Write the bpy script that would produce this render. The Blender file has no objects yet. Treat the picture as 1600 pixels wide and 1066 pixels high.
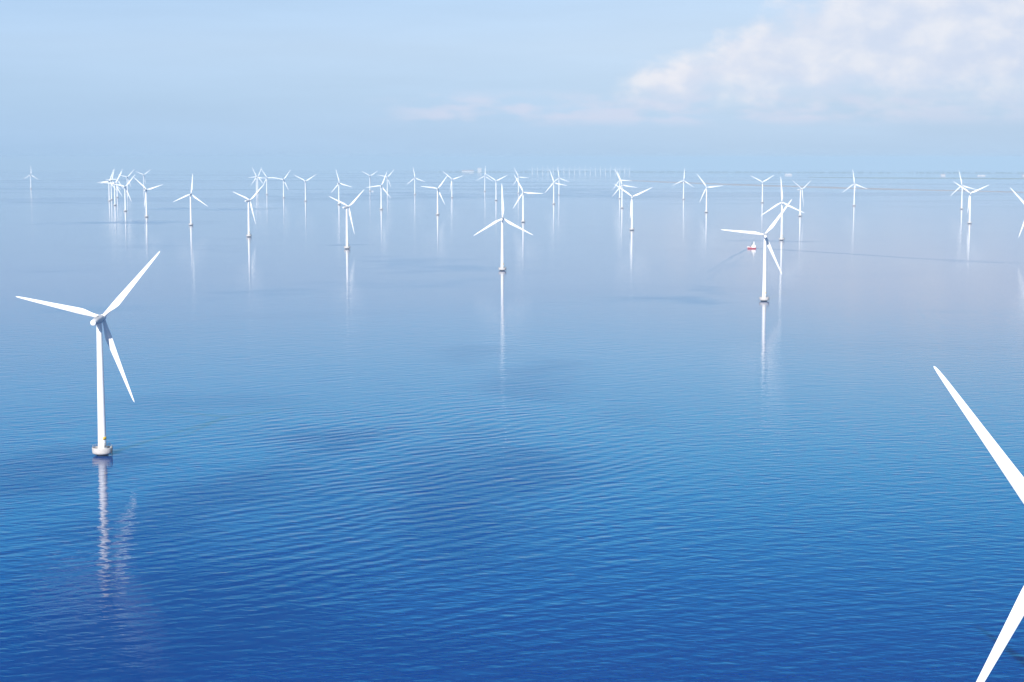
import bpy, bmesh, math, random
from mathutils import Vector, Matrix, Euler, noise

random.seed(4)
EARTH = 6.371e6          # the sea follows the curve of the earth
CAM_H = 150.0
EXPOSURE = 0.55         # the photograph is exposed bright: white paint in the sun burns out
EV = 2 ** -EXPOSURE
SUN_EL = math.radians(28)
SUN_AZ = math.radians(198)     # compass-like: clockwise from +Y; behind the camera, to its left

scene = bpy.context.scene
col = scene.collection


def sea_z(x, y):
    return -(x * x + y * y) / (2 * EARTH)


# ------------------------------------------------------------------ node helpers
class NT:
    def __init__(self, tree):
        self.t = tree
        self.n = tree.nodes
        self.l = tree.links

    def put(self, sock, val):
        if isinstance(val, bpy.types.NodeSocket):
            self.l.new(val, sock)
        elif val is not None:
            if hasattr(sock.default_value, '__len__') and not hasattr(val, '__len__'):
                sock.default_value = [val] * len(sock.default_value)
            else:
                sock.default_value = val

    def math(self, op, a, b=None, c=None, clamp=False):
        nd = self.n.new('ShaderNodeMath')
        nd.operation = op
        nd.use_clamp = clamp
        for i, v in enumerate((a, b, c)):
            if v is not None:
                self.put(nd.inputs[i], v)
        return nd.outputs[0]

    def vmath(self, op, a, b=None, scale=None):
        nd = self.n.new('ShaderNodeVectorMath')
        nd.operation = op
        self.put(nd.inputs[0], a)
        if b is not None:
            self.put(nd.inputs[1], b)
        if scale is not None:
            self.put(nd.inputs['Scale'], scale)
        return nd.outputs['Value'] if op in ('LENGTH', 'DOT_PRODUCT', 'DISTANCE') else nd.outputs[0]

    def smooth(self, v, lo, hi, a=0.0, b=1.0):
        nd = self.n.new('ShaderNodeMapRange')
        nd.interpolation_type = 'SMOOTHSTEP'
        self.put(nd.inputs[0], v)
        for i, k in zip((1, 2, 3, 4), (lo, hi, a, b)):
            self.put(nd.inputs[i], k)
        return nd.outputs[0]

    def lin(self, v, lo, hi, a=0.0, b=1.0):
        nd = self.n.new('ShaderNodeMapRange')
        self.put(nd.inputs[0], v)
        for i, k in zip((1, 2, 3, 4), (lo, hi, a, b)):
            self.put(nd.inputs[i], k)
        return nd.outputs[0]

    def noise(self, vec, scale, detail=3, rough=0.5, dist=0.0, out='Fac'):
        nd = self.n.new('ShaderNodeTexNoise')
        self.put(nd.inputs['Vector'], vec)
        self.put(nd.inputs['Scale'], scale)
        self.put(nd.inputs['Detail'], detail)
        self.put(nd.inputs['Roughness'], rough)
        self.put(nd.inputs['Distortion'], dist)
        return nd.outputs[0 if out == 'Fac' else 1]

    def mix(self, f, a, b):
        nd = self.n.new('ShaderNodeMix')
        nd.data_type = 'RGBA'
        self.put(nd.inputs[0], f)
        self.put(nd.inputs[6], a)
        self.put(nd.inputs[7], b)
        return nd.outputs[2]

    def ramp(self, fac, stops, interp='LINEAR'):
        nd = self.n.new('ShaderNodeValToRGB')
        nd.color_ramp.interpolation = interp
        e = nd.color_ramp.elements
        while len(e) < len(stops):
            e.new(0.5)
        for k, (p, c) in zip(e, stops):
            k.position = p
            k.color = (*c, 1)
        self.put(nd.inputs[0], fac)
        return nd.outputs[0]

    def combine(self, x, y, z=0.0):
        nd = self.n.new('ShaderNodeCombineXYZ')
        for i, v in enumerate((x, y, z)):
            self.put(nd.inputs[i], v)
        return nd.outputs[0]

    def separate(self, v):
        nd = self.n.new('ShaderNodeSeparateXYZ')
        self.put(nd.inputs[0], v)
        return nd.outputs


def new_mat(name):
    m = bpy.data.materials.new(name)
    m.use_nodes = True
    nt = NT(m.node_tree)
    bsdf = m.node_tree.nodes['Principled BSDF']
    return m, nt, bsdf


def plain(name, color, rough=0.5, vary=0.06, scale=0.6, metallic=0.0, streak=0.0):
    """Paint / concrete: base colour with weathering that stays with the object."""
    m, nt, b = new_mat(name)
    tc = nt.n.new('ShaderNodeTexCoord').outputs['Object']
    n1 = nt.noise(tc, scale, 4, 0.6)
    f = nt.lin(n1, 0.3, 0.7, 1 - vary, 1 + vary * 0.4)
    if streak:
        s = nt.vmath('MULTIPLY', tc, (2.2, 2.2, 0.08))
        n2 = nt.noise(s, 1.6, 3, 0.55)
        f = nt.math('MULTIPLY', f, nt.smooth(n2, 0.5, 0.75, 1.0, 1 - streak))
    c = nt.vmath('SCALE', tuple(color), scale=f)
    nt.put(b.inputs['Base Color'], c)
    b.inputs['Roughness'].default_value = rough
    b.inputs['Metallic'].default_value = metallic
    return m


M = {}
M['white'] = plain('white_paint', (0.80, 0.80, 0.79), 0.38, 0.05, 0.25, streak=0.05)
M['blade'] = plain('blade_gelcoat', (0.82, 0.82, 0.81), 0.32, 0.04, 0.15)
M['nacelle'] = plain('nacelle_gelcoat', (0.50, 0.51, 0.53), 0.4, 0.05, 0.4)
M['concrete'] = plain('pale_concrete', (0.52, 0.49, 0.465), 0.8, 0.14, 0.9, streak=0.22)
M['wet'] = plain('wet_concrete', (0.075, 0.07, 0.06), 0.45, 0.3, 1.2)
M['deck'] = plain('deck_concrete', (0.42, 0.41, 0.39), 0.85, 0.15, 1.0)
M['yellow'] = plain('yellow_paint', (0.80, 0.50, 0.03), 0.45, 0.1, 0.8)
M['dark'] = plain('dark_steel', (0.06, 0.065, 0.07), 0.5, 0.2, 2.0)
M['grey'] = plain('grey_steel', (0.32, 0.33, 0.34), 0.5, 0.15, 2.0)
M['red'] = plain('red_paint', (0.46, 0.06, 0.075), 0.45, 0.15, 0.8)
M['boat_white'] = plain('boat_white', (0.78, 0.76, 0.74), 0.45, 0.08, 0.8)
M['glass'] = plain('window_glass', (0.03, 0.04, 0.05), 0.1, 0.05, 1.0)
M['sand'] = plain('pale_sand', (0.42, 0.36, 0.33), 0.95, 0.25, 0.006)
M['meadow'] = plain('salt_meadow', (0.24, 0.28, 0.24), 0.95, 0.3, 0.004)
M['trees'] = plain('distant_foliage', (0.12, 0.15, 0.13), 0.95, 0.4, 0.02)
M['wall'] = plain('pale_render', (0.78, 0.70, 0.66), 0.8, 0.08, 0.1)
M['roof'] = plain('roof_red_grey', (0.40, 0.24, 0.20), 0.8, 0.15, 0.1)


# ------------------------------------------------------------------ mesh helpers
def link(name, bm, mats, parent=None, smooth=True, loc=(0, 0, 0), recalc=True):
    me = bpy.data.meshes.new(name)
    if recalc:
        bmesh.ops.recalc_face_normals(bm, faces=bm.faces)
    bm.to_mesh(me)
    bm.free()
    for m in (mats if isinstance(mats, (list, tuple)) else [mats]):
        me.materials.append(m)
    if smooth:
        for p in me.polygons:
            p.use_smooth = True
    o = bpy.data.objects.new(name, me)
    o.location = loc
    col.objects.link(o)
    if parent:
        o.parent = parent
    return o


def lathe(bm, prof, seg=48, mat=None, center=(0, 0)):
    """prof: list of (radius, z[, material index of the band that ends here])."""
    rings = []
    for p in prof:
        r, z = p[0], p[1]
        if r < 1e-6:
            rings.append([bm.verts.new((center[0], center[1], z))])
        else:
            rings.append([bm.verts.new((center[0] + r * math.cos(2 * math.pi * k / seg),
                                        center[1] + r * math.sin(2 * math.pi * k / seg), z)) for k in range(seg)])
    for i in range(len(rings) - 1):
        a, b = rings[i], rings[i + 1]
        mi = prof[i + 1][2] if len(prof[i + 1]) > 2 else 0
        for k in range(seg):
            k2 = (k + 1) % seg
            if len(a) == 1 and len(b) == 1:
                continue
            if len(a) == 1:
                f = bm.faces.new((a[0], b[k], b[k2]))
            elif len(b) == 1:
                f = bm.faces.new((a[k], b[0], a[k2]))
            else:
                f = bm.faces.new((a[k], b[k], b[k2], a[k2]))
            f.material_index = mi
    return rings


def loft(bm, sections, cap=True):
    rings = [[bm.verts.new(p) for p in s] for s in sections]
    n = len(rings[0])
    for a, b in zip(rings, rings[1:]):
        for k in range(n):
            k2 = (k + 1) % n
            bm.faces.new((a[k], a[k2], b[k2], b[k]))
    if cap:
        bm.faces.new(list(reversed(rings[0])))
        bm.faces.new(rings[-1])
    return rings


def box(bm, c, s, rot=0.0, bevel=0.0):
    mtx = Matrix.Translation(c) @ Matrix.Rotation(rot, 4, 'Z') @ Matrix.Diagonal((*s, 1))
    r = bmesh.ops.create_cube(bm, size=1.0, matrix=mtx)
    if bevel:
        es = list({e for v in r['verts'] for e in v.link_edges})
        bmesh.ops.bevel(bm, geom=es, offset=bevel, segments=2, affect='EDGES')


def bar(bm, a, b, r, seg=8, r2=None):
    a, b = Vector(a), Vector(b)
    d = (b - a)
    q = d.to_track_quat('Z', 'Y').to_matrix()
    r2 = r if r2 is None else r2
    s = []
    for p, rr in ((a, r), (b, r2)):
        s.append([tuple(p + q @ Vector((rr * math.cos(2 * math.pi * k / seg), rr * math.sin(2 * math.pi * k / seg), 0)))
                  for k in range(seg)])
    loft(bm, s)


def tag(o, label=None, cat=None, group=None, kind=None):
    if label:
        o['label'] = label
    if cat:
        o['category'] = cat
    if group:
        o['group'] = group
    if kind:
        o['kind'] = kind
    return o


def empty(name, loc, rz=0.0):
    o = bpy.data.objects.new(name, None)
    o.empty_display_size = 2
    o.location = loc
    o.rotation_euler = (0, 0, rz)
    col.objects.link(o)
    return o


# ------------------------------------------------------------------ wind turbine (70 m hub, 46.3 m blades)
HUB_H = 69.0
TILT = math.radians(6)
HUB_Y = 5.2


def blade_bm():
    bm = bmesh.new()
    #    r,   chord, thick, twist, round(1=circle)
    S = [(1.2, 2.05, 2.05, 13, 1), (3.2, 2.05, 2.0, 13, 1), (5.0, 2.25, 1.85, 13, .75), (7.0, 2.8, 1.6, 13, .4),
         (9.0, 3.35, 1.32, 12, .15), (10.8, 3.62, 1.12, 11, 0), (12.5, 3.56, .98, 9.5, 0), (16, 3.2, .82, 7, 0),
         (20, 2.83, .68, 5, 0), (25, 2.42, .54, 3.2, 0), (30, 2.02, .42, 2, 0), (35, 1.64, .31, 1, 0),
         (39, 1.33, .23, .4, 0), (42.5, 1.02, .16, 0, 0), (44.8, .72, .1, 0, 0), (45.8, .45, .06, 0, 0), (46.3, .14, .03, 0, 0)]
    secs = []
    N = 20
    for r, c, th, tw, ro in S:
        ring = []
        for k in range(N):
            a = 2 * math.pi * k / N
            # aerofoil: x along chord 0 (nose) .. 1 (tail)
            x = 0.5 * (1 - math.cos(a))
            yt = 2.6 * (0.2969 * math.sqrt(max(x, 0)) - 0.126 * x - 0.3516 * x * x + 0.2843 * x ** 3 - 0.1036 * x ** 4)
            ya = yt * th / 0.2 * 0.2 / 0.52 * (1 if a <= math.pi else -1) * 0.5 * 2
            za = (0.32 - x) * c * 0.97
            yc = math.sin(a) * th / 2
            zc = math.cos(a) * c / 2
            y = yc * ro + ya * 0.5 * (1 - ro)
            z = zc * ro + za * (1 - ro)
            t = math.radians(tw)
            # twist: nose (+Z) turns into the wind (+Y)
            y2 = y * math.cos(t) + z * math.sin(t)
            z2 = z * math.cos(t) - y * math.sin(t)
            pre = 0.9 * (r / 46.3) ** 2.2
            ring.append((r, y2 + pre, z2))
        secs.append(ring)
    loft(bm, secs)
    return bm


def foundation_bm():
    bm = bmesh.new()
    # ice cone foot of the gravity foundation: 0 concrete, 1 wet foot, 2 deck
    prof = [(2.9, -3.0), (2.95, 0.15, 1), (3.2, 0.4, 1), (3.75, 0.62, 1), (4.4, 0.86), (4.82, 1.2), (5.0, 1.7),
            (5.08, 2.4), (5.1, 3.3), (5.1, 3.9), (5.05, 4.0), (4.74, 4.0), (4.69, 3.93), (4.69, 3.35, 0), (4.6, 3.3, 2), (0, 3.3, 2)]
    lathe(bm, prof, 56)
    return bm


def tower_bm():
    bm = bmesh.new()

    def rad(z):
        return 2.14 + (1.36 - 2.14) * (z - 3.6) / (67.2 - 3.6)
    # three tapered cans with fine flanges between them, each with its own edge loops
    zs = [3.62, 24.0, 46.0, 67.2]
    for z0, z1 in zip(zs, zs[1:]):
        lathe(bm, [(rad(z0 + (z1 - z0) * q / 6), z0 + (z1 - z0) * q / 6) for q in range(7)], 40)
    for z in zs[1:3]:
        lathe(bm, [(rad(z), z - .08), (rad(z) + .03, z - .08)], 40)
        lathe(bm, [(rad(z) + .03, z - .08), (rad(z) + .03, z + .08)], 40)
        lathe(bm, [(rad(z) + .03, z + .08), (rad(z), z + .08)], 40)
    lathe(bm, [(2.42, 3.3), (2.42, 3.58)], 40)
    lathe(bm, [(2.42, 3.58), (2.16, 3.62)], 40)
    lathe(bm, [(1.36, 67.2), (1.36, 68.0)], 40)
    return bm


def sup(r, n, k, N, hz=1.0):
    a = 2 * math.pi * k / N
    c, s = math.cos(a), math.sin(a)
    return (r * math.copysign(abs(c) ** (2 / n), c), r * hz * math.copysign(abs(s) ** (2 / n), s))


def nacelle_bm():
    bm = bmesh.new()
    N = 36
    S = [(-7.85, 0.95, 2.0, 1), (-7.75, 1.22, 2.1, 1), (-7.3, 1.42, 2.3, 1), (-6.0, 1.64, 2.5, 1), (-4.0, 1.78, 2.7, 1.0), (-1.0, 1.9, 2.8, 1.02),
         (1.2, 1.92, 2.8, 1.02), (2.4, 1.86, 2.6, 1.0), (3.2, 1.72, 2.3, 1), (3.6, 1.58, 2.0, 1)]
    secs = []
    for y, r, n, hz in S:
        ring = []
        for k in range(N):
            x, z = sup(r, n, k, N, hz)
            ring.append((-x, y, z))
        secs.append(ring)
    loft(bm, secs)
    return bm


def rear_cap_bm():
    # round end cap behind the machine house, separated by a ventilation gap
    bm = bmesh.new()
    prof = [(0.8, -0.2), (0.8, 0.5), (1.42, 0.51), (1.46, 0.52), (1.46, 0.75), (1.38, 0.98), (1.1, 1.15), (0.6, 1.24), (0, 1.27)]
    lathe(bm, prof, 36)
    bmesh.ops.transform(bm, matrix=Matrix.Translation((0, -8.0, 0)) @ Matrix.Rotation(math.radians(90), 4, 'X'), verts=bm.verts)
    return bm


def hub_bm():
    bm = bmesh.new()
    prof = [(0, -1.55), (1.5, -1.5), (1.68, -1.2), (1.72, -0.4), (1.7, 0.4), (1.55, 1.2), (1.25, 1.8), (0.8, 2.25), (0.35, 2.45), (0, 2.5)]
    lathe(bm, prof, 36)
    bmesh.ops.transform(bm, matrix=Matrix.Rotation(math.radians(-90), 4, 'X'), verts=bm.verts)
    return bm


def railing_bm():
    bm = bmesh.new()
    R0 = 4.86
    n = 22
    P = [(R0 * math.cos(2 * math.pi * k / n), R0 * math.sin(2 * math.pi * k / n)) for k in range(n)]
    for k in range(n):
        if k == 21:        # the gap at the boat landing
            continue
        x, y = P[k]
        bar(bm, (x, y, 3.95), (x, y, 5.1), .04, 6)
        x2, y2 = P[(k + 1) % n]
        if k != 20:
            bar(bm, (x, y, 5.1), (x2, y2, 5.1), .04, 6)
            bar(bm, (x, y, 4.55), (x2, y2, 4.55), .03, 6)
    return bm


def band_bm():
    # yellow identification plate curved round the right-hand side of the tower
    bm = bmesh.new()
    secs = []
    r = 2.17
    for a in range(-64, 25, 8):
        t = math.radians(a)
        c, s = math.cos(t), math.sin(t)
        z0, z1 = 8.0, 9.5
        secs.append([(r * .985 * c, r * .985 * s, z0), (r * .985 * c, r * .985 * s, z1),
                     (r * 1.0 * c, r * 1.0 * s, z1), (r * 1.0 * c, r * 1.0 * s, z0)])
    loft(bm, secs)
    return bm


def door_bm():
    bm = bmesh.new()
    secs = []
    for a in range(-50, -19, 5):
        t = math.radians(a)
        c, s = math.cos(t), math.sin(t)
        secs.append([(2.1 * c, 2.1 * s, 4.1), (2.1 * c, 2.1 * s, 6.4), (2.21 * c, 2.21 * s, 6.4), (2.21 * c, 2.21 * s, 4.1)])
    loft(bm, secs)
    return bm


def davit_bm():
    bm = bmesh.new()
    bar(bm, (3.5, -2.2, 3.3), (3.5, -2.2, 6.2), .13, 10)
    bar(bm, (3.5, -2.2, 6.15), (4.9, -3.3, 6.7), .1, 10)
    bar(bm, (4.85, -3.26, 6.66), (4.85, -3.26, 5.4), .03, 6)
    box(bm, (3.5, -2.2, 4.5), (.5, .5, .6), .4, .05)
    return bm


def ladder_bm():
    bm = bmesh.new()
    a0 = math.radians(-14)
    d = Vector((math.cos(a0), math.sin(a0), 0))
    s = Vector((-d.y, d.x, 0))
    for k in (-1, 1):
        bar(bm, d * 5.3 + s * .35 * k + Vector((0, 0, -1)), d * 5.3 + s * .35 * k + Vector((0, 0, 5.0)), .09, 8)
        bar(bm, d * 5.3 + s * .35 * k + Vector((0, 0, 3.6)), d * 5.05 + s * .35 * k + Vector((0, 0, 3.6)), .06, 6)
    for k in range(14):
        z = -.4 + k * .38
        bar(bm, d * 5.3 - s * .35 + Vector((0, 0, z)), d * 5.3 + s * .35 + Vector((0, 0, z)), .035, 6)
    return bm


def make_turbine():
    root = empty('wind_turbine', (0, 0, 0))
    fo = link('foundation', foundation_bm(), [M['concrete'], M['wet'], M['deck']], root)
    link('railing', railing_bm(), M['grey'], fo)
    link('ladder', ladder_bm(), M['dark'], fo)
    link('davit', davit_bm(), M['dark'], fo)
    tw = link('tower', tower_bm(), M['white'], root)
    link('identification_plate', band_bm(), M['yellow'], tw)
    link('door', door_bm(), M['grey'], tw)
    na = link('nacelle', nacelle_bm(), M['nacelle'], root, loc=(0, 0, HUB_H))
    link('rear_cap', rear_cap_bm(), M['white'], na)
    bm = bmesh.new()
    bar(bm, (0, -6.3, 1.55), (0, -6.3, 3.0), .05, 6)
    bar(bm, (-.5, -6.3, 2.6), (.5, -6.3, 2.6), .04, 6)
    box(bm, (0, -6.3, 3.02), (.3, .3, .25), 0, .05)
    link('wind_vane', bm, M['grey'], na)
    bm = bmesh.new()
    box(bm, (0, -2.5, 1.98), (1.1, 2.0, .32), 0, .1)
    link('roof_hatch', bm, M['grey'], na)
    hb = link('hub', hub_bm(), M['white'], root)
    b0 = link('blade', blade_bm(), M['blade'], hb)
    for k in (1, 2):
        b = b0.copy()
        col.objects.link(b)
        b.parent = hb
        b.rotation_euler = (0, -math.radians(120 * k), 0)
    return root


SMALL = {'railing', 'ladder', 'davit', 'identification_plate', 'door', 'wind_vane', 'roof_hatch'}


def copy_tree(o, parent=None, small=True):
    c = o.copy()
    for k in list(c.keys()):
        del c[k]
    col.objects.link(c)
    c.parent = parent
    for ch in list(o.children):
        if not small and ch.name.split('.')[0] in SMALL:
            continue
        copy_tree(ch, c, small)
    return c


AXIS = 6.0     # all rotors look down wind, six degrees right of +Y


def pose(root, x, y, phase, dyaw, spin=0.0):
    root.location = (x, y, sea_z(x, y))
    yaw = -math.radians(AXIS + dyaw)
    for ch in root.children:
        n = ch.name.split('.')[0]
        if n == 'nacelle':
            ch.rotation_euler = (Matrix.Rotation(yaw, 3, 'Z') @ Matrix.Rotation(TILT, 3, 'X')).to_euler()
        elif n == 'hub':
            fr = Matrix.Rotation(yaw, 3, 'Z') @ Matrix.Rotation(TILT, 3, 'X')
            ch.location = Vector((0, 0, HUB_H)) + fr @ Vector((0, HUB_Y, 0))
            ch.rotation_euler = (fr @ Matrix.Rotation(-math.radians(phase), 3, 'Y')).to_euler()
    return root


G_FARM = 'wind turbines of the offshore farm'
# x, y, blade angle, yaw away from the common wind, small fittings, label
TURBINES = [
    (-207.6, 865, 47.3, 0, True, 'whole white turbine standing nearest, yellow plate low on its tower, long broken reflection below'),
    (113.7, 349.5, 5.6, 0, True, 'closest turbine, two huge white blades reaching in from the right edge, tower out of frame'),
    (265, 1811, 54, 0, True, 'second largest whole turbine, one blade pointing left just above the red boat'),
    (-13, 2304, 91, 0, True, 'large turbine near the middle, one blade straight up and two drooping evenly'),
    (493, 3163, 94, 0, True, 'turbine with upright blade, crossed by the blade tip of the one beside the red boat'),
    (-273, 2861, 39, 30, True, 'larger of the two turned turbines whose nacelle tail sticks out on the left'),
    (-502, 3300, 40, 27, True, 'smaller of the two turned turbines whose nacelle tail sticks out on the left'),
    (804, 2688, 12, 0, True, 'smaller turbine cut by the right edge, two blade tips in view below the horizon'),
    (-718, 3871, 83, 0, False, 'lone turbine between the left cluster and the smaller turned one, one blade up, two drooping'),
    (-932, 4416, 17, 6, False, 'rightmost and largest turbine of the left cluster, two blades raised in a wide V'),
    (-1097, 4915, 49, 2, False, 'second nearest turbine of the left cluster, just left of its V shaped rotor'),
    (-1266, 5526, 57, 0, False, 'turbine just left of the second nearest one in the left cluster, slightly smaller'),
    (-1417, 6099, 67, 0, False, 'leftmost tower of the left cluster, one blade flat out to the left'),
    (-1450, 6277, 74, 0, False, 'faint slim tower close behind the leftmost tower of the left cluster'),
    (-1515, 6654, 61, 0, False, 'faint turbine half hidden behind the blades in the middle of the left cluster'),
    (-1667, 7517, 47, 0, False, 'pale far rotor above the second nearest turbine of the left cluster'),
    (-1827, 8608, 38, 0, False, 'palest turbine of the left cluster, standing right behind its V shaped rotor'),
    (-2405, 8671, 87, 3, False, 'tiny faint turbine alone at the far left of the horizon'),
    (-1101, 7473, 114, 0, False, 'left one of two overlapping far turbines above the smaller turned turbine'),
    (-1125, 7677, 66, 4, False, 'right one of two overlapping far turbines above the smaller turned turbine'),
    (-1023, 7235, 2, 0, False, 'small turbine with one blade flat to the right, next right of the overlapping far pair'),
    (-871, 6611, 53, 0, False, 'small turbine with a blade up right, two towers right of the overlapping far pair'),
    (-727, 6102, 32, 0, False, 'small lone turbine with V shaped blades, three towers right of the overlapping far pair'),
    (-560, 5608, 104, 16, False, "turbine directly behind the larger turned one, its tower crossed by that rotor's left blade"),
    (-657, 8018, 32, 10, False, 'faint far turbine with a tiny white motorboat at its foot'),
    (-539, 7500, 48, 0, False, 'faint turbine directly behind the one with a flat left blade, right of the tiny motorboat'),
    (-382, 5061, 67, 0, False, 'bright turbine with one blade flat to the left, just right of the tiny motorboat'),
    (-402, 7173, 99, 0, False, 'faint lone turbine with upright blade, right of the pair beside the tiny motorboat'),
    (-197, 4587, 53, 0, False, 'bright turbine whose raised right blade tip touches the next small rotor'),
    (-230, 6639, 19, 0, False, 'small turbine touched by the raised blade tip of the brighter one on its left'),
    (-125, 7968, 87, 0, False, 'faint turbine with upright blade just right of the white coastal buildings'),
    (-57, 6190, 27, 0, False, 'turbine with two blades in a V, just left of the large middle turbine'),
    (28, 7528, 356, 0, False, 'faint turbine hidden behind the raised blade of the one right of the large middle turbine'),
    (26, 4058, 357, 0, False, 'bright turbine just right of the large middle one, one blade lying flat to the right'),
    (137, 5689, 108, 0, False, 'turbine with blade up left, standing below the left end of the far row'),
    (194, 7167, 99, 0, False, 'faint slim turbine crossed by the right blade of its brighter neighbour, below the far row'),
    (402, 6473, 115, 0, False, 'rearmost and highest rotor of the tight group of three right of the far row'),
    (331, 5216, 110, 0, False, 'middle tower of the tight group of three turbines right of the far row'),
    (250, 3608, 25, 0, False, 'nearest and tallest of the tight group of three, two blades in a wide V'),
    (629, 6358, 86, 0, False, 'small turbine with upright blade, next right of the tight group of three'),
    (538, 4795, 6, 0, False, 'turbine with a blade flat right and one raised left, second right of the tight group'),
    (846, 5858, 32, 0, False, 'small turbine with a neat Y of two raised blades, above the red boat'),
    (746, 4484, 31, 56, False, 'strongly turned turbine with short looking blades, right of the upright bladed one near the boat'),
    (1081, 5476, 98, 0, False, 'lone turbine with upright blade, just left of the little lighthouse on the sand spit'),
    (1330, 5124, 104, 0, False, 'rear one of the overlapping pair at the right, one blade pointing up'),
    (1050, 3972, 25, 5, False, 'front one of the overlapping pair at the right, V shaped blades and one hanging down'),
]

proto = make_turbine()
roots = []
for i, (x, y, ph, dy, small, lab) in enumerate(TURBINES):
    r = proto if i == 0 else copy_tree(proto, None, small)
    pose(r, x, y, ph, dy)
    tag(r, lab, 'wind turbine', G_FARM)
    roots.append(r)

# ------------------------------------------------------------------ the far row of turbines near the horizon
def far_turbine_bm():
    bm = bmesh.new()
    lathe(bm, [(2.6, -2), (2.6, 2), (2.0, 2.2), (1.4, 64), (0, 64)], 12)
    box(bm, (0, -1.0, 65), (3.4, 9, 3.4), 0, .5)
    S = [(.8, 1.6, 1.4), (8, 3.0, .9), (20, 2.3, .5), (32, 1.3, .25), (38, .35, .06)]
    for k in range(3):
        a = math.radians(90 + 120 * k)
        secs = []
        for r, c, th in S:
            ring = []
            for q in range(8):
                t = 2 * math.pi * q / 8
                u, v = math.cos(t) * c / 2, math.sin(t) * th / 2
                ring.append((r * math.cos(a) - u * math.sin(a), 4.6 + v, 65 + r * math.sin(a) + u * math.cos(a)))
            secs.append(ring)
        loft(bm, secs)
    return bm


far0 = None
for k in range(20):
    f = k / 19.0
    x = 215 + 1030 * f
    y = 18400 - 420 * math.sin(math.pi * f)
    if far0 is None:
        o = far0 = link('wind_turbine', far_turbine_bm(), M['white'])
    else:
        o = far0.copy()
        col.objects.link(o)
    o.location = (x, y, sea_z(x, y))
    o.scale = (1.5, 1.5, 0.9)
    o.rotation_euler = (0, math.radians(0), -math.radians(random.uniform(-30, 30)))
    tag(o, 'tiny faded turbine in the dense far row on the horizon right of centre', 'wind turbine', 'far row of turbines on the horizon')

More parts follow.
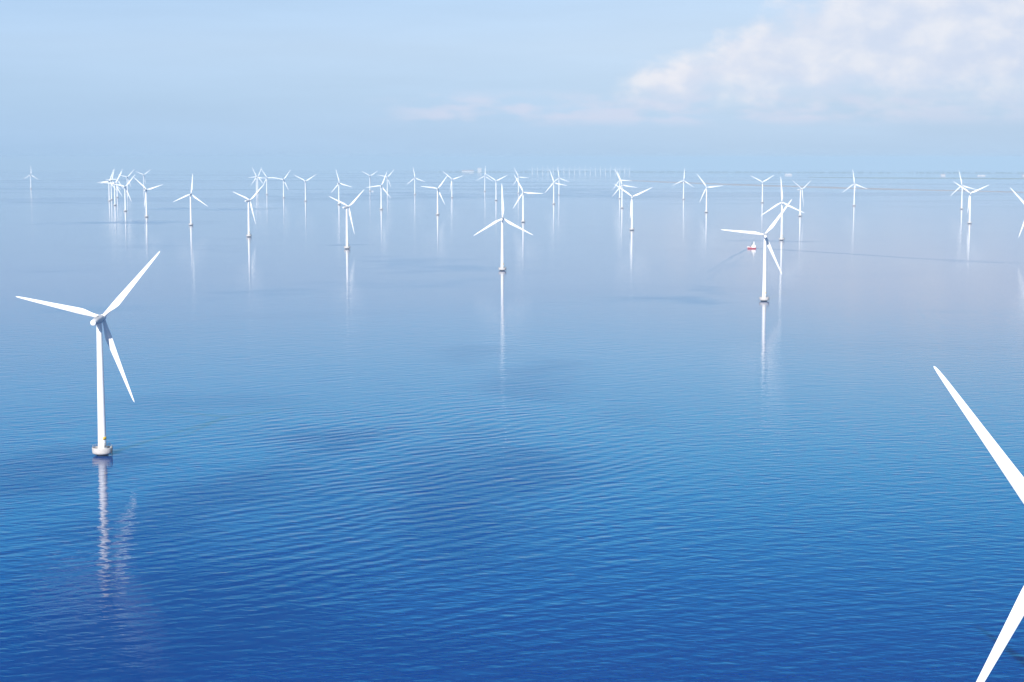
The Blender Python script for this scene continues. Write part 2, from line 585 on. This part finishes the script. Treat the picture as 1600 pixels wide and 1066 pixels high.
# ------------------------------------------------------------------ sea
def make_sea():
    bm = bmesh.new()
    seg = 288
    radii = [0]
    r = 60.0
    while r < 50000:
        radii.append(r)
        r *= 1.055
    radii.append(50000)
    lathe(bm, [(q, sea_z(q, 0)) for q in radii], seg)
    for f in bm.faces:
        if f.normal.z < 0:
            f.normal_flip()
    m, nt, b = new_mat('sea_water')
    pos = nt.n.new('ShaderNodeNewGeometry').outputs['Position']
    sx, sy, _ = nt.separate(pos)
    P = nt.combine(sx, sy, 0.0)

    # ---- calm and ruffled areas
    wob = nt.noise(nt.vmath('MULTIPLY', P, (1 / 120.0, 1 / 120.0, 0)), 1.0, 5, 0.55, out='Color')
    wob = nt.vmath('SUBTRACT', wob, (0.5, 0.5, 0.5))
    rng = nt.vmath('LENGTH', P)
    # the bands grow with distance from the place where the breeze comes down
    big = nt.noise(nt.vmath('MULTIPLY', P, (1 / 380.0, 1 / 380.0, 0)), 1.0, 3, 0.5, out='Color')
    big = nt.vmath('SUBTRACT', big, (0.5, 0.5, 0.5))
    near = [(-130, 560, 125, 230, .9), (-70, 730, 105, 130, .5), (-233, 805, 46, 70, .85), (-106, 835, 52, 95, .95), (-14, 770, 58, 160, .85), (15, 1165, 50, 115, .7),
            (-185, 1051, 62, 75, .5), (-30, 1333, 34, 58, .6), (75, 1010, 26, 60, .35)]
    far = [(-91, 2459, 150, 230, .55), (-156, 2100, 120, 170, .5), (-272, 1900, 95, 130, .5), (165, 1830, 68, 95, .7), (225, 2000, 34, 90, .5),
           (308, 2372, 35, 127, .4), (-925, 4035, 230, 190, .7), (-1559, 5864, 337, 150, .7), (-876, 5047, 285, 230, .7), (-288, 2988, 44, 34, .6),
           (333, 7514, 500, 1300, .6), (-472, 7110, 660, 644, .6), (490, 3151, 110, 70, .5), (673, 2521, 87, 65, .5), (-452, 1737, 76, 100, .5), (-560, 2900, 150, 220, .35), (430, 2200, 110, 160, .25),
           (420, 1700, 60, 40, .3), (-620, 2300, 90, 60, .4)]

    def patch_mask(lst, e0, e1):
        t = None
        for (cx, cy, rx, ry, st) in lst:
            d = nt.vmath('SUBTRACT', P, (cx, cy, 0))
            d = nt.vmath('MULTIPLY', d, (1 / rx, 1 / ry, 0))
            d = nt.vmath('ADD', d, nt.vmath('SCALE', wob, scale=2.3))
            d = nt.vmath('ADD', d, nt.vmath('SCALE', big, scale=2.8))
            v = nt.smooth(nt.vmath('LENGTH', d), e0, e1, st, 0.0)
            t = v if t is None else nt.math('MAXIMUM', t, v)
        return t
    tot_n = patch_mask(near, .30, 1.35)
    tot = patch_mask(far, .15, 1.2)
    # free streaks of breeze
    st = nt.noise(nt.vmath('MULTIPLY', P, (1 / 420.0, 1 / 240.0, 0)), 1.0, 4, 0.55, 0.6)
    free = nt.smooth(st, 0.52, 0.68, 0.0, 0.28)
    tot_n = nt.math('MAXIMUM', tot_n, free)
    far_st = nt.noise(nt.vmath('MULTIPLY', P, (1 / 2600.0, 1 / 900.0, 0)), 1.0, 4, 0.55, 0.4)
    far_f = nt.math('MULTIPLY', nt.smooth(far_st, 0.47, 0.6, 0.0, 0.4), nt.smooth(rng, 4000, 7000))
    tot = nt.math('MAXIMUM', tot, far_f)

    # ---- wake of the work boat
    def seg_mask(a, b_, w):
        ax, ay = a
        bx, by = b_
        L = math.hypot(bx - ax, by - ay)
        ux, uy = (bx - ax) / L, (by - ay) / L
        d = nt.vmath('SUBTRACT', nt.vmath('ADD', P, nt.vmath('SCALE', wob, scale=14.0)), (ax, ay, 0))
        t = nt.vmath('DOT_PRODUCT', d, (ux, uy, 0))
        c = nt.math('ABSOLUTE', nt.vmath('DOT_PRODUCT', d, (-uy, ux, 0)))
        m1 = nt.smooth(c, w * .45, w, 1.0, 0.0)
        m2 = nt.smooth(nt.math('ABSOLUTE', nt.math('SUBTRACT', t, L / 2)), L / 2, L / 2 + w, 1.0, 0.0)
        return nt.math('MULTIPLY', m1, m2)
    for a, b_, w, s in [((405, 2880), (532, 2707), 11, .6), ((532, 2707), (604, 2590), 12, .6), ((604, 2590), (697, 2480), 22, .5),
                        ((392, 2868), (324, 2585), 4, .55), ((324, 2585), (262, 2278), 6, .4), ((352, 2640), (285, 2300), 5, .35),
                        ((300, 2420), (240, 2120), 7, .35), ((330, 2500), (225, 2080), 45, .22), ((640, 2560), (760, 2440), 40, .3), ((405, 2870), (470, 2840), 12, .35)]:
        tot = nt.math('MAXIMUM', tot, nt.math('MULTIPLY', seg_mask(a, b_, w), s))

    # ---- waves: real heights in metres
    def stretch(ang, lx, ly, scale_w=0.0):
        c, s = math.cos(ang), math.sin(ang)
        u = nt.vmath('DOT_PRODUCT', P, (c / lx, s / lx, 0))
        v = nt.vmath('DOT_PRODUCT', P, (-s / ly, c / ly, 0))
        return nt.combine(u, v, 0.0)
    swell_zone = nt.noise(nt.vmath('MULTIPLY', P, (1 / 160.0, 1 / 230.0, 0)), 1.0, 2, 0.5)
    # left over ship waves running diagonally (crests climb to the right)
    lat = nt.smooth(nt.math('SUBTRACT', sx, nt.math('MULTIPLY', sy, 0.05)), -40, 190, 1.0, 0.25)
    sw = nt.noise(stretch(math.radians(38), 26.0, 6.0), 1.0, 1.5, 0.4)
    h = nt.math('MULTIPLY', nt.math('SUBTRACT', sw, .5), nt.math('MULTIPLY', lat, nt.lin(swell_zone, .3, .7, .08, .30)))
    sw2 = nt.noise(stretch(math.radians(14), 24.0, 5.0), 1.0, 2, 0.5)
    h = nt.math('ADD', h, nt.math('MULTIPLY', nt.math('SUBTRACT', sw2, .5), 0.17))
    sw3 = nt.noise(stretch(math.radians(-24), 13.0, 4.2), 1.0, 2, 0.5)
    h = nt.math('ADD', h, nt.math('MULTIPLY', nt.math('SUBTRACT', sw3, .5), 0.13))
    # regular ship waves still crossing the middle of the view
    zone = nt.vmath('LENGTH', nt.vmath('ADD', nt.vmath('MULTIPLY', nt.vmath('SUBTRACT', P, (-45, 840, 0)), (1 / 150.0, 1 / 330.0, 0)), nt.vmath('SCALE', big, scale=1.6)))
    zone = nt.smooth(zone, .35, 1.15, 1.0, 0.0)
    cr, sr = math.cos(math.radians(45)), math.sin(math.radians(45))
    ph = nt.vmath('DOT_PRODUCT', P, (-sr / 10.5, cr / 10.5, 0))
    ph = nt.math('ADD', ph, nt.math('MULTIPLY', nt.noise(nt.vmath('MULTIPLY', P, (1 / 60.0, 1 / 60.0, 0)), 1.0, 2, .5), 3.2))
    trn = nt.math('SINE', nt.math('MULTIPLY', ph, 2 * math.pi))
    h = nt.math('ADD', h, nt.math('MULTIPLY', trn, nt.math('MULTIPLY', zone, .044)))
    ch = nt.noise(stretch(math.radians(-10), 6.5, 2.2), 1.0, 3, 0.6)
    amp = nt.lin(tot_n, 0, 1, 0.055, 0.07)
    h = nt.math('ADD', h, nt.math('MULTIPLY', nt.math('SUBTRACT', ch, .5), amp))
    # the breeze dies away further out: calmer water there
    h = nt.math('MULTIPLY', h, nt.smooth(rng, 900, 2300, 1.0, .45))
    bump = nt.n.new('ShaderNodeBump')
    bump.inputs['Strength'].default_value = 1.0
    bump.inputs['Distance'].default_value = 1.0
    nt.put(bump.inputs['Height'], h)
    nt.put(b.inputs['Normal'], bump.outputs[0])
    nt.put(b.inputs['Roughness'], nt.math('ADD', nt.lin(tot, 0, 1, 0.022, 0.21), nt.lin(tot_n, 0, 1, 0.0, 0.05)))
    # colour of the water body: deep blue with slightly greener shallows
    depth = nt.noise(nt.vmath('MULTIPLY', P, (1 / 700.0, 1 / 900.0, 0)), 1.0, 3, 0.5)
    body = nt.mix(nt.smooth(depth, .4, .7), (0.0001, 0.042, 0.200, 1), (0.0001, 0.052, 0.222, 1))
    nt.put(b.inputs['Base Color'], body)
    nt.put(b.inputs['IOR'], nt.math('ADD', nt.lin(tot_n, 0, 1, 1.56, 1.13), nt.lin(tot, 0, 1, 0.0, -0.10)))   # wind-ruffled water mirrors less of the sky
    o = link('sea', bm, m, recalc=False)
    tag(o, 'calm deep blue sea with ripples and darker ruffled patches reaching the hazy horizon', 'sea', kind='structure')
    return o


make_sea()

# ------------------------------------------------------------------ low coast on the right
def strip_land(name, pts, mat, label, seed, hmax=2.0, rim=0.25, kind='structure', cat='land', under=-1.5):
    """pts: list of (x, y, half width). A low ground body with an uneven outline, on the curved sea."""
    bm = bmesh.new()
    rnd = random.Random(seed)
    # resample
    path = []
    for (a, b_) in zip(pts, pts[1:]):
        L = math.hypot(b_[0] - a[0], b_[1] - a[1])
        n = max(2, int(L / 60))
        for k in range(n):
            t = k / n
            path.append([a[q] + (b_[q] - a[q]) * t for q in range(3)])
    path.append(list(pts[-1]))
    rings = []
    for i, (x, y, w) in enumerate(path):
        j0, j1 = max(0, i - 1), min(len(path) - 1, i + 1)
        tx, ty = path[j1][0] - path[j0][0], path[j1][1] - path[j0][1]
        L = math.hypot(tx, ty) or 1
        nx, ny = -ty / L, tx / L
        wl = w * (1 + .5 * noise.noise(Vector((i * .21, seed, 0)))) + w * .2 * rnd.uniform(-1, 1)
        wr = w * (1 + .5 * noise.noise(Vector((i * .19, seed + 7, 0)))) + w * .2 * rnd.uniform(-1, 1)
        taper = min(1, (i + .3) / 5, (len(path) - 1 - i + .3) / 5)
        ring = []
        for s, z in ((-1.0, under), (-.96, .15), (-.6, hmax * .7), (0, hmax), (.6, hmax * .7), (.96, .15), (1.0, under)):
            ww = (wl if s < 0 else wr) * taper
            px, py = x + nx * s * ww, y + ny * s * ww
            zz = z * (1 + .3 * rnd.uniform(-1, 1)) if z > .2 else z
            ring.append(bm.verts.new((px, py, sea_z(px, py) + zz)))
        rings.append(ring)
    for a, b_ in zip(rings, rings[1:]):
        for k in range(len(a) - 1):
            bm.faces.new((a[k], a[k + 1], b_[k + 1], b_[k]))
    o = link(name, bm, mat, recalc=True)
    return tag(o, label, cat, kind=kind)


strip_land('sand_spit', [(820, 12300, 70), (1000, 11300, 90), (1406, 9750, 130), (1842, 8560, 130), (2268, 7800, 80), (2900, 7000, 80)],
           M['sand'], 'long thin pale sand spit lying low in the sea at the right', 3, 1.6)
strip_land('island', [(2500, 14600, 150), (2900, 14200, 420), (3700, 13700, 560), (5200, 13200, 650)],
           M['meadow'], 'flat dark island behind the sand spit at the right', 9, 3.0)
strip_land('coast', [(-1400, 22500, 300), (-400, 21800, 420), (900, 22400, 400), (2700, 21600, 500), (4200, 20800, 500), (6500, 20000, 500)],
           M['meadow'], 'faint low coast along the horizon', 15, 2.5)


# trees along the far coast: a wood that reads as one mass
def far_wood():
    bm = bmesh.new()
    rnd = random.Random(21)
    pts = [(-900, 22150), (-400, 21800), (900, 22400), (2700, 21600), (4200, 20800), (6200, 20100)]
    for (a, b_) in zip(pts, pts[1:]):
        n = int(math.hypot(b_[0] - a[0], b_[1] - a[1]) / 22)
        for k in range(n):
            t = k / n
            if noise.noise(Vector((a[0] * .001 + t * 6, 3, 0))) < -.12:
                continue
            x = a[0] + (b_[0] - a[0]) * t + rnd.uniform(-30, 30)
            y = a[1] + (b_[1] - a[1]) * t + rnd.uniform(-120, 120)
            r = rnd.uniform(7, 14)
            hh = rnd.uniform(4, 7)
            mtx = Matrix.Translation((x, y, sea_z(x, y) + 6 + hh * .5)) @ Matrix.Rotation(rnd.uniform(0, 6), 4, 'Z') @ Matrix.Diagonal((r * rnd.uniform(.8, 1.6), r, hh * .8, 1))
            rr = bmesh.ops.create_icosphere(bm, subdivisions=2, radius=1, matrix=mtx)
            for v in rr['verts']:
                v.co += Vector((noise.noise(v.co * .13), noise.noise(v.co * .13 + Vector((9, 0, 0))), noise.noise(v.co * .13 + Vector((0, 9, 0))))) * 2.0
    o = link('wood', bm, M['trees'], smooth=False)
    tag(o, 'distant wood along the far coast', 'wood', kind='stuff')


far_wood()


def building(name, x, y, L, Wd, Hh, label, group=None, tower=None, flat=False, rot=0.0, base=7.0):
    root = empty(name, (x, y, sea_z(x, y) + base - 4), rot)
    bm = bmesh.new()
    box(bm, (0, 0, Hh / 2 + 1), (L, Wd, Hh + 2), 0, .2)
    link('wall', bm, M['wall'], root, smooth=False)
    bm = bmesh.new()
    if flat:
        box(bm, (0, 0, Hh + 2.4), (L + 1, Wd + 1, .8), 0, .15)
    else:
        s = [[(-L / 2 - .5, -Wd / 2 - .6, Hh + 2.01), (-L / 2 - .5, Wd / 2 + .6, Hh + 2.01), (-L / 2 - .5, 0, Hh + 2 + Wd * .28)],
             [(L / 2 + .5, -Wd / 2 - .6, Hh + 2.01), (L / 2 + .5, Wd / 2 + .6, Hh + 2.01), (L / 2 + .5, 0, Hh + 2 + Wd * .28)]]
        loft(bm, s)
    link('roof', bm, M['roof'], root, smooth=False)
    bm = bmesh.new()
    n = max(2, int(L / 9))
    for fl in range(max(1, int(Hh / 6))):
        for k in range(n):
            box(bm, (-L / 2 + (k + .5) * L / n, -Wd / 2 - .03, 3.5 + fl * 6), (L / n * .5, .3, 2.2))
    link('window_row', bm, M['glass'], root, smooth=False)
    tag(root, label, 'building', group)
    return root


building('factory_hall', -550, 21700, 150, 40, 18, 'long low white building on the far horizon left of centre, beside a taller block', rot=.05, base=3)
building('apartment_block', -405, 21700, 50, 30, 54, 'tall pale block on the far horizon, right end of the white coastal buildings', flat=True, base=3)
building('warehouse', 2690, 16900, 66, 24, 13, 'small white building on the far horizon above the strongly turned turbine', flat=True, base=3)
building('warehouse', 4010, 16150, 40, 22, 10, 'tiny pinkish building on the far coast above the overlapping right hand pair', base=3)
building('warehouse', 4340, 16050, 70, 22, 8, 'tiny low white building on the far coast right of the overlapping right hand pair', flat=True, base=3)
building('warehouse', 4720, 15900, 90, 24, 9, 'tiny low white building on the far coast at the right edge', base=3)

# little lighthouse on the spit
lh = empty('lighthouse', (1745, 8820, sea_z(1745, 8820) + .8))
bm = bmesh.new()
lathe(bm, [(3.4, 0), (3.4, 1.2), (2.8, 1.4), (2.1, 12.5), (2.9, 12.7), (2.9, 13.2), (0, 13.2)], 24)
link('tower', bm, M['boat_white'], lh)
bm = bmesh.new()
lathe(bm, [(1.6, 13.21), (1.6, 15.4), (0, 15.4)], 16)
link('lantern_room', bm, M['glass'], lh)
bm = bmesh.new()
lathe(bm, [(2.0, 15.41), (1.9, 15.7), (.7, 16.9), (.2, 17.3), (0, 17.9)], 16)
link('lantern_roof', bm, M['red'], lh)
tag(lh, 'small white lighthouse on the sand spit just right of a lone turbine', 'lighthouse')


# ------------------------------------------------------------------ red work boat
def work_boat(x, y, heading):
    root = empty('work_boat', (x, y, sea_z(x, y)), heading)
    root.scale = (.88, .88, .88)
    # bow toward -X
    bm = bmesh.new()
    S = [(-9.0, .25, 3.4, 2.2), (-8.0, 1.3, 3.1, .3), (-6.0, 2.3, 2.8, -.6), (-3.0, 2.75, 2.5, -.9), (2.0, 2.8, 2.3, -.9), (6.5, 2.6, 2.4, -.7), (8.0, 2.3, 2.5, -.2)]
    secs = []
    for sx_, hw, top, bot in S:
        secs.append([(sx_, -hw, top), (sx_, -hw * .93, top * .45), (sx_, -hw * .55, bot), (sx_, 0, bot - .15), (sx_, hw * .55, bot), (sx_, hw * .93, top * .45), (sx_, hw, top)])
    loft(bm, secs)
    for f in bm.faces:
        if f.calc_center_median().x < -7.0:
            f.material_index = 1
    hull = link('hull', bm, [M['red'], M['boat_white']], root, smooth=False)
    # pale fender line and bow bulwark
    bm = bmesh.new()
    for sgn in (-1, 1):
        for a, b_ in zip(S, S[1:]):
            bar(bm, (a[0], sgn * (a[1] + .02), a[2] + .05), (b_[0], sgn * (b_[1] + .02), b_[2] + .05), .2, 8)
    for sgn in (-1, 1):
        for a, b_ in zip(S[:3], S[1:4]):
            v = [bm.verts.new(p) for p in ((a[0], sgn * a[1], a[2]), (b_[0], sgn * b_[1], b_[2]), (b_[0], sgn * b_[1], b_[2] + .95), (a[0], sgn * a[1], a[2] + .95))]
            bm.faces.new(v)
    link('bulwark', bm, M['boat_white'], hull, smooth=False)
    bm = bmesh.new()
    box(bm, (3.6, 0, 4.1), (8.2, 4.5, 3.6), 0, .25)
    house = link('deckhouse', bm, M['boat_white'], root, smooth=False)
    bm = bmesh.new()
    box(bm, (3.4, 0, 7.0), (4.6, 3.4, 2.4), 0, .3)
    wh = link('wheelhouse', bm, M['boat_white'], root, smooth=False)
    bm = bmesh.new()
    for k in range(4):
        box(bm, (1.9 + k * 1.0, -1.71, 7.3), (.75, .06, .9))
        box(bm, (1.9 + k * 1.0, 1.71, 7.3), (.75, .06, .9))
    for k in range(3):
        box(bm, (1.09, -1.05 + k * 1.05, 7.3), (.06, .8, .9))
    link('window_row', bm, M['glass'], wh, smooth=False)
    bm = bmesh.new()
    for k in range(3):
        for sgn in (-1, 1):
            bmesh.ops.create_cone(bm, cap_ends=True, segments=14, radius1=.3, radius2=.3, depth=.06,
                                  matrix=Matrix.Translation((1.6 + k * 1.9, sgn * 2.26, 4.6)) @ Matrix.Rotation(math.pi / 2, 4, 'X'))
    link('porthole_row', bm, M['glass'], house, smooth=False)
    bm = bmesh.new()
    lathe(bm, [(1.15, 8.1), (.95, 11.6), (.7, 13.4), (0, 13.4)], 14, center=(3.9, 0))
    link('mast', bm, M['boat_white'], root)
    bm = bmesh.new()
    bar(bm, (3.9, 0, 13.4), (3.9, 0, 16.6), .1, 8)
    bar(bm, (2.7, 0, 14.6), (5.1, 0, 14.6), .06, 8)
    bar(bm, (3.9, -1.3, 14.1), (3.9, 1.3, 14.1), .06, 8)
    link('antenna', bm, M['dark'], root)
    bm = bmesh.new()
    bar(bm, (-1.1, 0, 2.2), (-1.1, 0, 5.2), .38, 12)
    bar(bm, (-1.1, 0, 5.0), (.7, 0, 14.0), .34, 10, .2)
    bar(bm, (.7, 0, 14.0), (.7, 0, 9.6), .06, 6)
    link('crane', bm, M['dark'], root, smooth=False)
    bm = bmesh.new()
    box(bm, (-3.3, .2, 3.1), (2.4, 2.4, 1.3), .2, .12)
    link('deck_winch', bm, M['red'], root, smooth=False)
    bm = bmesh.new()
    bar(bm, (-8.4, 0, 3.6), (-8.4, 0, 6.8), .06, 6)
    for k in range(9):
        xx = -8.2 + k * .75
        hw = 2.3 if xx > -6 else 1.2 + (xx + 8.2) * .45
        for sgn in (-1, 1):
            bar(bm, (xx, sgn * hw, 2.7), (xx, sgn * hw, 4.6), .035, 5)
    link('rail', bm, M['grey'], root, smooth=False)
    tag(root, 'small red and white work boat with mast and crane, trailing a thin dark wake', 'boat')
    return root


work_boat(398, 2868, math.radians(-14))


def motor_boat(x, y, heading):
    root = empty('motor_boat', (x, y, sea_z(x, y)), heading)
    bm = bmesh.new()
    S = [(-6.0, .1, 2.1, 1.5), (-4.5, 1.1, 1.9, -.1), (-1, 1.8, 1.7, -.5), (5, 1.8, 1.6, -.4)]
    secs = []
    for sx_, hw, top, bot in S:
        secs.append([(sx_, -hw, top), (sx_, -hw * .9, top * .4), (sx_, 0, bot), (sx_, hw * .9, top * .4), (sx_, hw, top)])
    loft(bm, secs)
    link('hull', bm, M['boat_white'], root, smooth=False)
    bm = bmesh.new()
    box(bm, (.6, 0, 2.9), (4.6, 2.6, 2.6), 0, .3)
    cab = link('cabin', bm, M['boat_white'], root, smooth=False)
    bm = bmesh.new()
    for sgn in (-1, 1):
        box(bm, (.6, sgn * 1.31, 3.2), (3.4, .06, .8))
    box(bm, (-1.71, 0, 3.2), (.06, 2.0, .8))
    link('window_row', bm, M['glass'], cab, smooth=False)
    bm = bmesh.new()
    bar(bm, (1.2, 0, 4.1), (1.2, 0, 6.6), .08, 8)
    bar(bm, (.5, 0, 5.4), (1.9, 0, 5.4), .06, 6)
    link('mast', bm, M['grey'], root, smooth=False)
    tag(root, 'tiny white motorboat floating at the foot of a faint far turbine', 'boat')


motor_boat(-637, 7925, math.radians(12))

# ------------------------------------------------------------------ haze
bm = bmesh.new()
HB = 52000
lo = sea_z(HB, HB) - 1.0
lo = -425.0
box(bm, (0, 0, (lo + 160) / 2), (2 * HB, 2 * HB, 160 - lo))
hm = bpy.data.materials.new('haze')
hm.use_nodes = True
nt = hm.node_tree
nt.nodes.clear()
out = nt.nodes.new('ShaderNodeOutputMaterial')
vol = nt.nodes.new('ShaderNodeVolumePrincipled')
vol.inputs['Color'].default_value = (0.405, 0.555, 0.665, 1)
vol.inputs['Density'].default_value = 6.8e-5
vol.inputs['Anisotropy'].default_value = -0.2
nt.links.new(vol.outputs[0], out.inputs['Volume'])
hz = link('haze', bm, hm, smooth=False)
tag(hz, 'thin blue haze over the sea', 'haze', kind='stuff')

# ------------------------------------------------------------------ sky
w = bpy.data.worlds.new('World')
scene.world = w
w.use_nodes = True
W = NT(w.node_tree)
W.n.clear()
wo = W.n.new('ShaderNodeOutputWorld')
bg = W.n.new('ShaderNodeBackground')
sky = W.n.new('ShaderNodeTexSky')
sky.sky_type = 'NISHITA'
sky.sun_disc = False
sky.sun_elevation = SUN_EL
sky.sun_rotation = SUN_AZ
sky.altitude = 100
sky.air_density = 1.0
sky.dust_density = 0.6
sky.ozone_density = 2.0
STR = 0.07
dirv = W.n.new('ShaderNodeTexCoord').outputs['Generated']
dx, dy, dz = W.separate(dirv)
el = W.math('MULTIPLY', W.math('ARCSINE', dz), 180 / math.pi)
az = W.math('MULTIPLY', W.math('ARCTAN2', dx, dy), 180 / math.pi)
# haze low down, unseen blue bands above shaped to tint the sea's reflections (radiance after the background strength)
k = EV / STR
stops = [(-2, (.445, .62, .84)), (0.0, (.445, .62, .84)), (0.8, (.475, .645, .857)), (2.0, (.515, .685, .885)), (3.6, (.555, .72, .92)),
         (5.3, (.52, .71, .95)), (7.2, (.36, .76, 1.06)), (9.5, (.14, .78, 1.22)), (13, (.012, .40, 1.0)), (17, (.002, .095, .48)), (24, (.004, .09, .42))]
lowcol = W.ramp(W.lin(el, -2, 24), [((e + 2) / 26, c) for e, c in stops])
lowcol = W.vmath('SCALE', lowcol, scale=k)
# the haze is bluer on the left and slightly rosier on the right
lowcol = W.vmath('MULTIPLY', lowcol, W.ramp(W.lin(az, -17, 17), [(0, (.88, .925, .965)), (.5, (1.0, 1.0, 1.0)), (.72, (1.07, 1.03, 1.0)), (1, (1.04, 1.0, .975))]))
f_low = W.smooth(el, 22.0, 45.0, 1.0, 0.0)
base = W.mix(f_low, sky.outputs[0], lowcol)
# thin stripes in the haze
hzv = W.combine(W.math('MULTIPLY', az, .10), W.math('MULTIPLY', el, .9), 0.0)
hn = W.noise(hzv, 1.0, 4, .55)
base = W.vmath('SCALE', base, scale=W.lin(hn, .3, .7, .97, 1.03))

# clouds: a soft cumulus bank on the right, thin low streaks under it
uv = W.combine(az, W.math('MULTIPLY', el, 1.5), 0.0)
warp = W.vmath('SUBTRACT', W.noise(uv, 0.8, 2, .5, out='Color'), (.5, .5, .5))
uvw = W.vmath('ADD', uv, W.vmath('SCALE', warp, scale=.5))
N_S = 0.42
n_big = W.noise(uvw, N_S, 8, .57)
n_off = W.noise(W.vmath('ADD', uvw, (-.42, .55, 0)), N_S, 5, .52)
# the upper edge climbs to the right, the lower edge melts into the haze
top = W.math('MULTIPLY_ADD', W.math('SUBTRACT', az, 3.0), .42, 2.45)
top = W.math('MINIMUM', top, 6.6)
d_top = W.math('ADD', W.math('SUBTRACT', top, el), W.math('MULTIPLY', W.math('SUBTRACT', n_big, .5), 3.6))
bot = 2.05
d_bot = W.math('ADD', W.math('SUBTRACT', el, bot), W.math('MULTIPLY', W.math('SUBTRACT', n_big, .5), 2.4))
dens = W.math('MULTIPLY', W.smooth(d_top, -.25, .95), W.smooth(d_bot, -.75, .75))
dens = W.math('MULTIPLY', dens, W.smooth(az, 1.6, 5.0))
dens = W.math('MULTIPLY', dens, W.smooth(az, 4.5, 10.0, .95, .82))
# streaks
sv = W.combine(W.math('MULTIPLY', az, .5), W.math('MULTIPLY', el, 1.7), 3.0)
sn = W.noise(sv, 1.2, 5, .5)
s_el = W.math('MULTIPLY', W.smooth(el, .9, 1.35), W.smooth(el, 1.75, 2.3, 1.0, 0.0))
s_az = W.math('MULTIPLY', W.smooth(az, -5.2, -2.0), W.smooth(az, 17.5, 9, 0.5, 1.0))
stk = W.math('MULTIPLY', W.smooth(sn, .36, .62), W.math('MULTIPLY', s_el, s_az))
dens2 = W.math('MULTIPLY', stk, .6)
light = W.smooth(W.math('SUBTRACT', n_big, n_off), -.15, .22)
edge = W.smooth(d_top, .0, 2.2, .35, 0.0)
light = W.math('ADD', light, edge, clamp=True)
ccol = W.mix(light, (.665 * k, .735 * k, .89 * k, 1), (.86 * k, .865 * k, .925 * k, 1))
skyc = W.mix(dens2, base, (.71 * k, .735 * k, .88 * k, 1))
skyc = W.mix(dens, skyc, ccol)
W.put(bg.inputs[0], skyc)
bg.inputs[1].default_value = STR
W.l.new(bg.outputs[0], wo.inputs[0])

# ------------------------------------------------------------------ sun
sl = bpy.data.lights.new('sun', 'SUN')
sl.energy = 5.0
sl.angle = math.radians(0.5)
sl.color = (1.0, .96, .90)
so = bpy.data.objects.new('sun', sl)
d = Vector((math.sin(SUN_AZ) * math.cos(SUN_EL), math.cos(SUN_AZ) * math.cos(SUN_EL), math.sin(SUN_EL)))
so.rotation_euler = d.to_track_quat('Z', 'Y').to_euler()
so.location = (0, 0, 300)
col.objects.link(so)

# ------------------------------------------------------------------ camera
cd = bpy.data.cameras.new('camera')
cd.sensor_width = 36
cd.lens = 2700 / 1600 * 36
cd.clip_start = 1
cd.clip_end = 200000
co = bpy.data.objects.new('camera', cd)
co.location = (0, 0, CAM_H)
pitch = math.atan((533 - 246) / 2700)
co.rotation_euler = (math.pi / 2 - pitch, 0, 0)
col.objects.link(co)
scene.camera = co

scene.view_settings.view_transform = 'Standard'
scene.view_settings.look = 'None'
scene.view_settings.gamma = 1
scene.view_settings.exposure = EXPOSURE
scene.cycles.volume_bounces = 1
scene.cycles.max_bounces = 6
scene.cycles.use_denoising = True
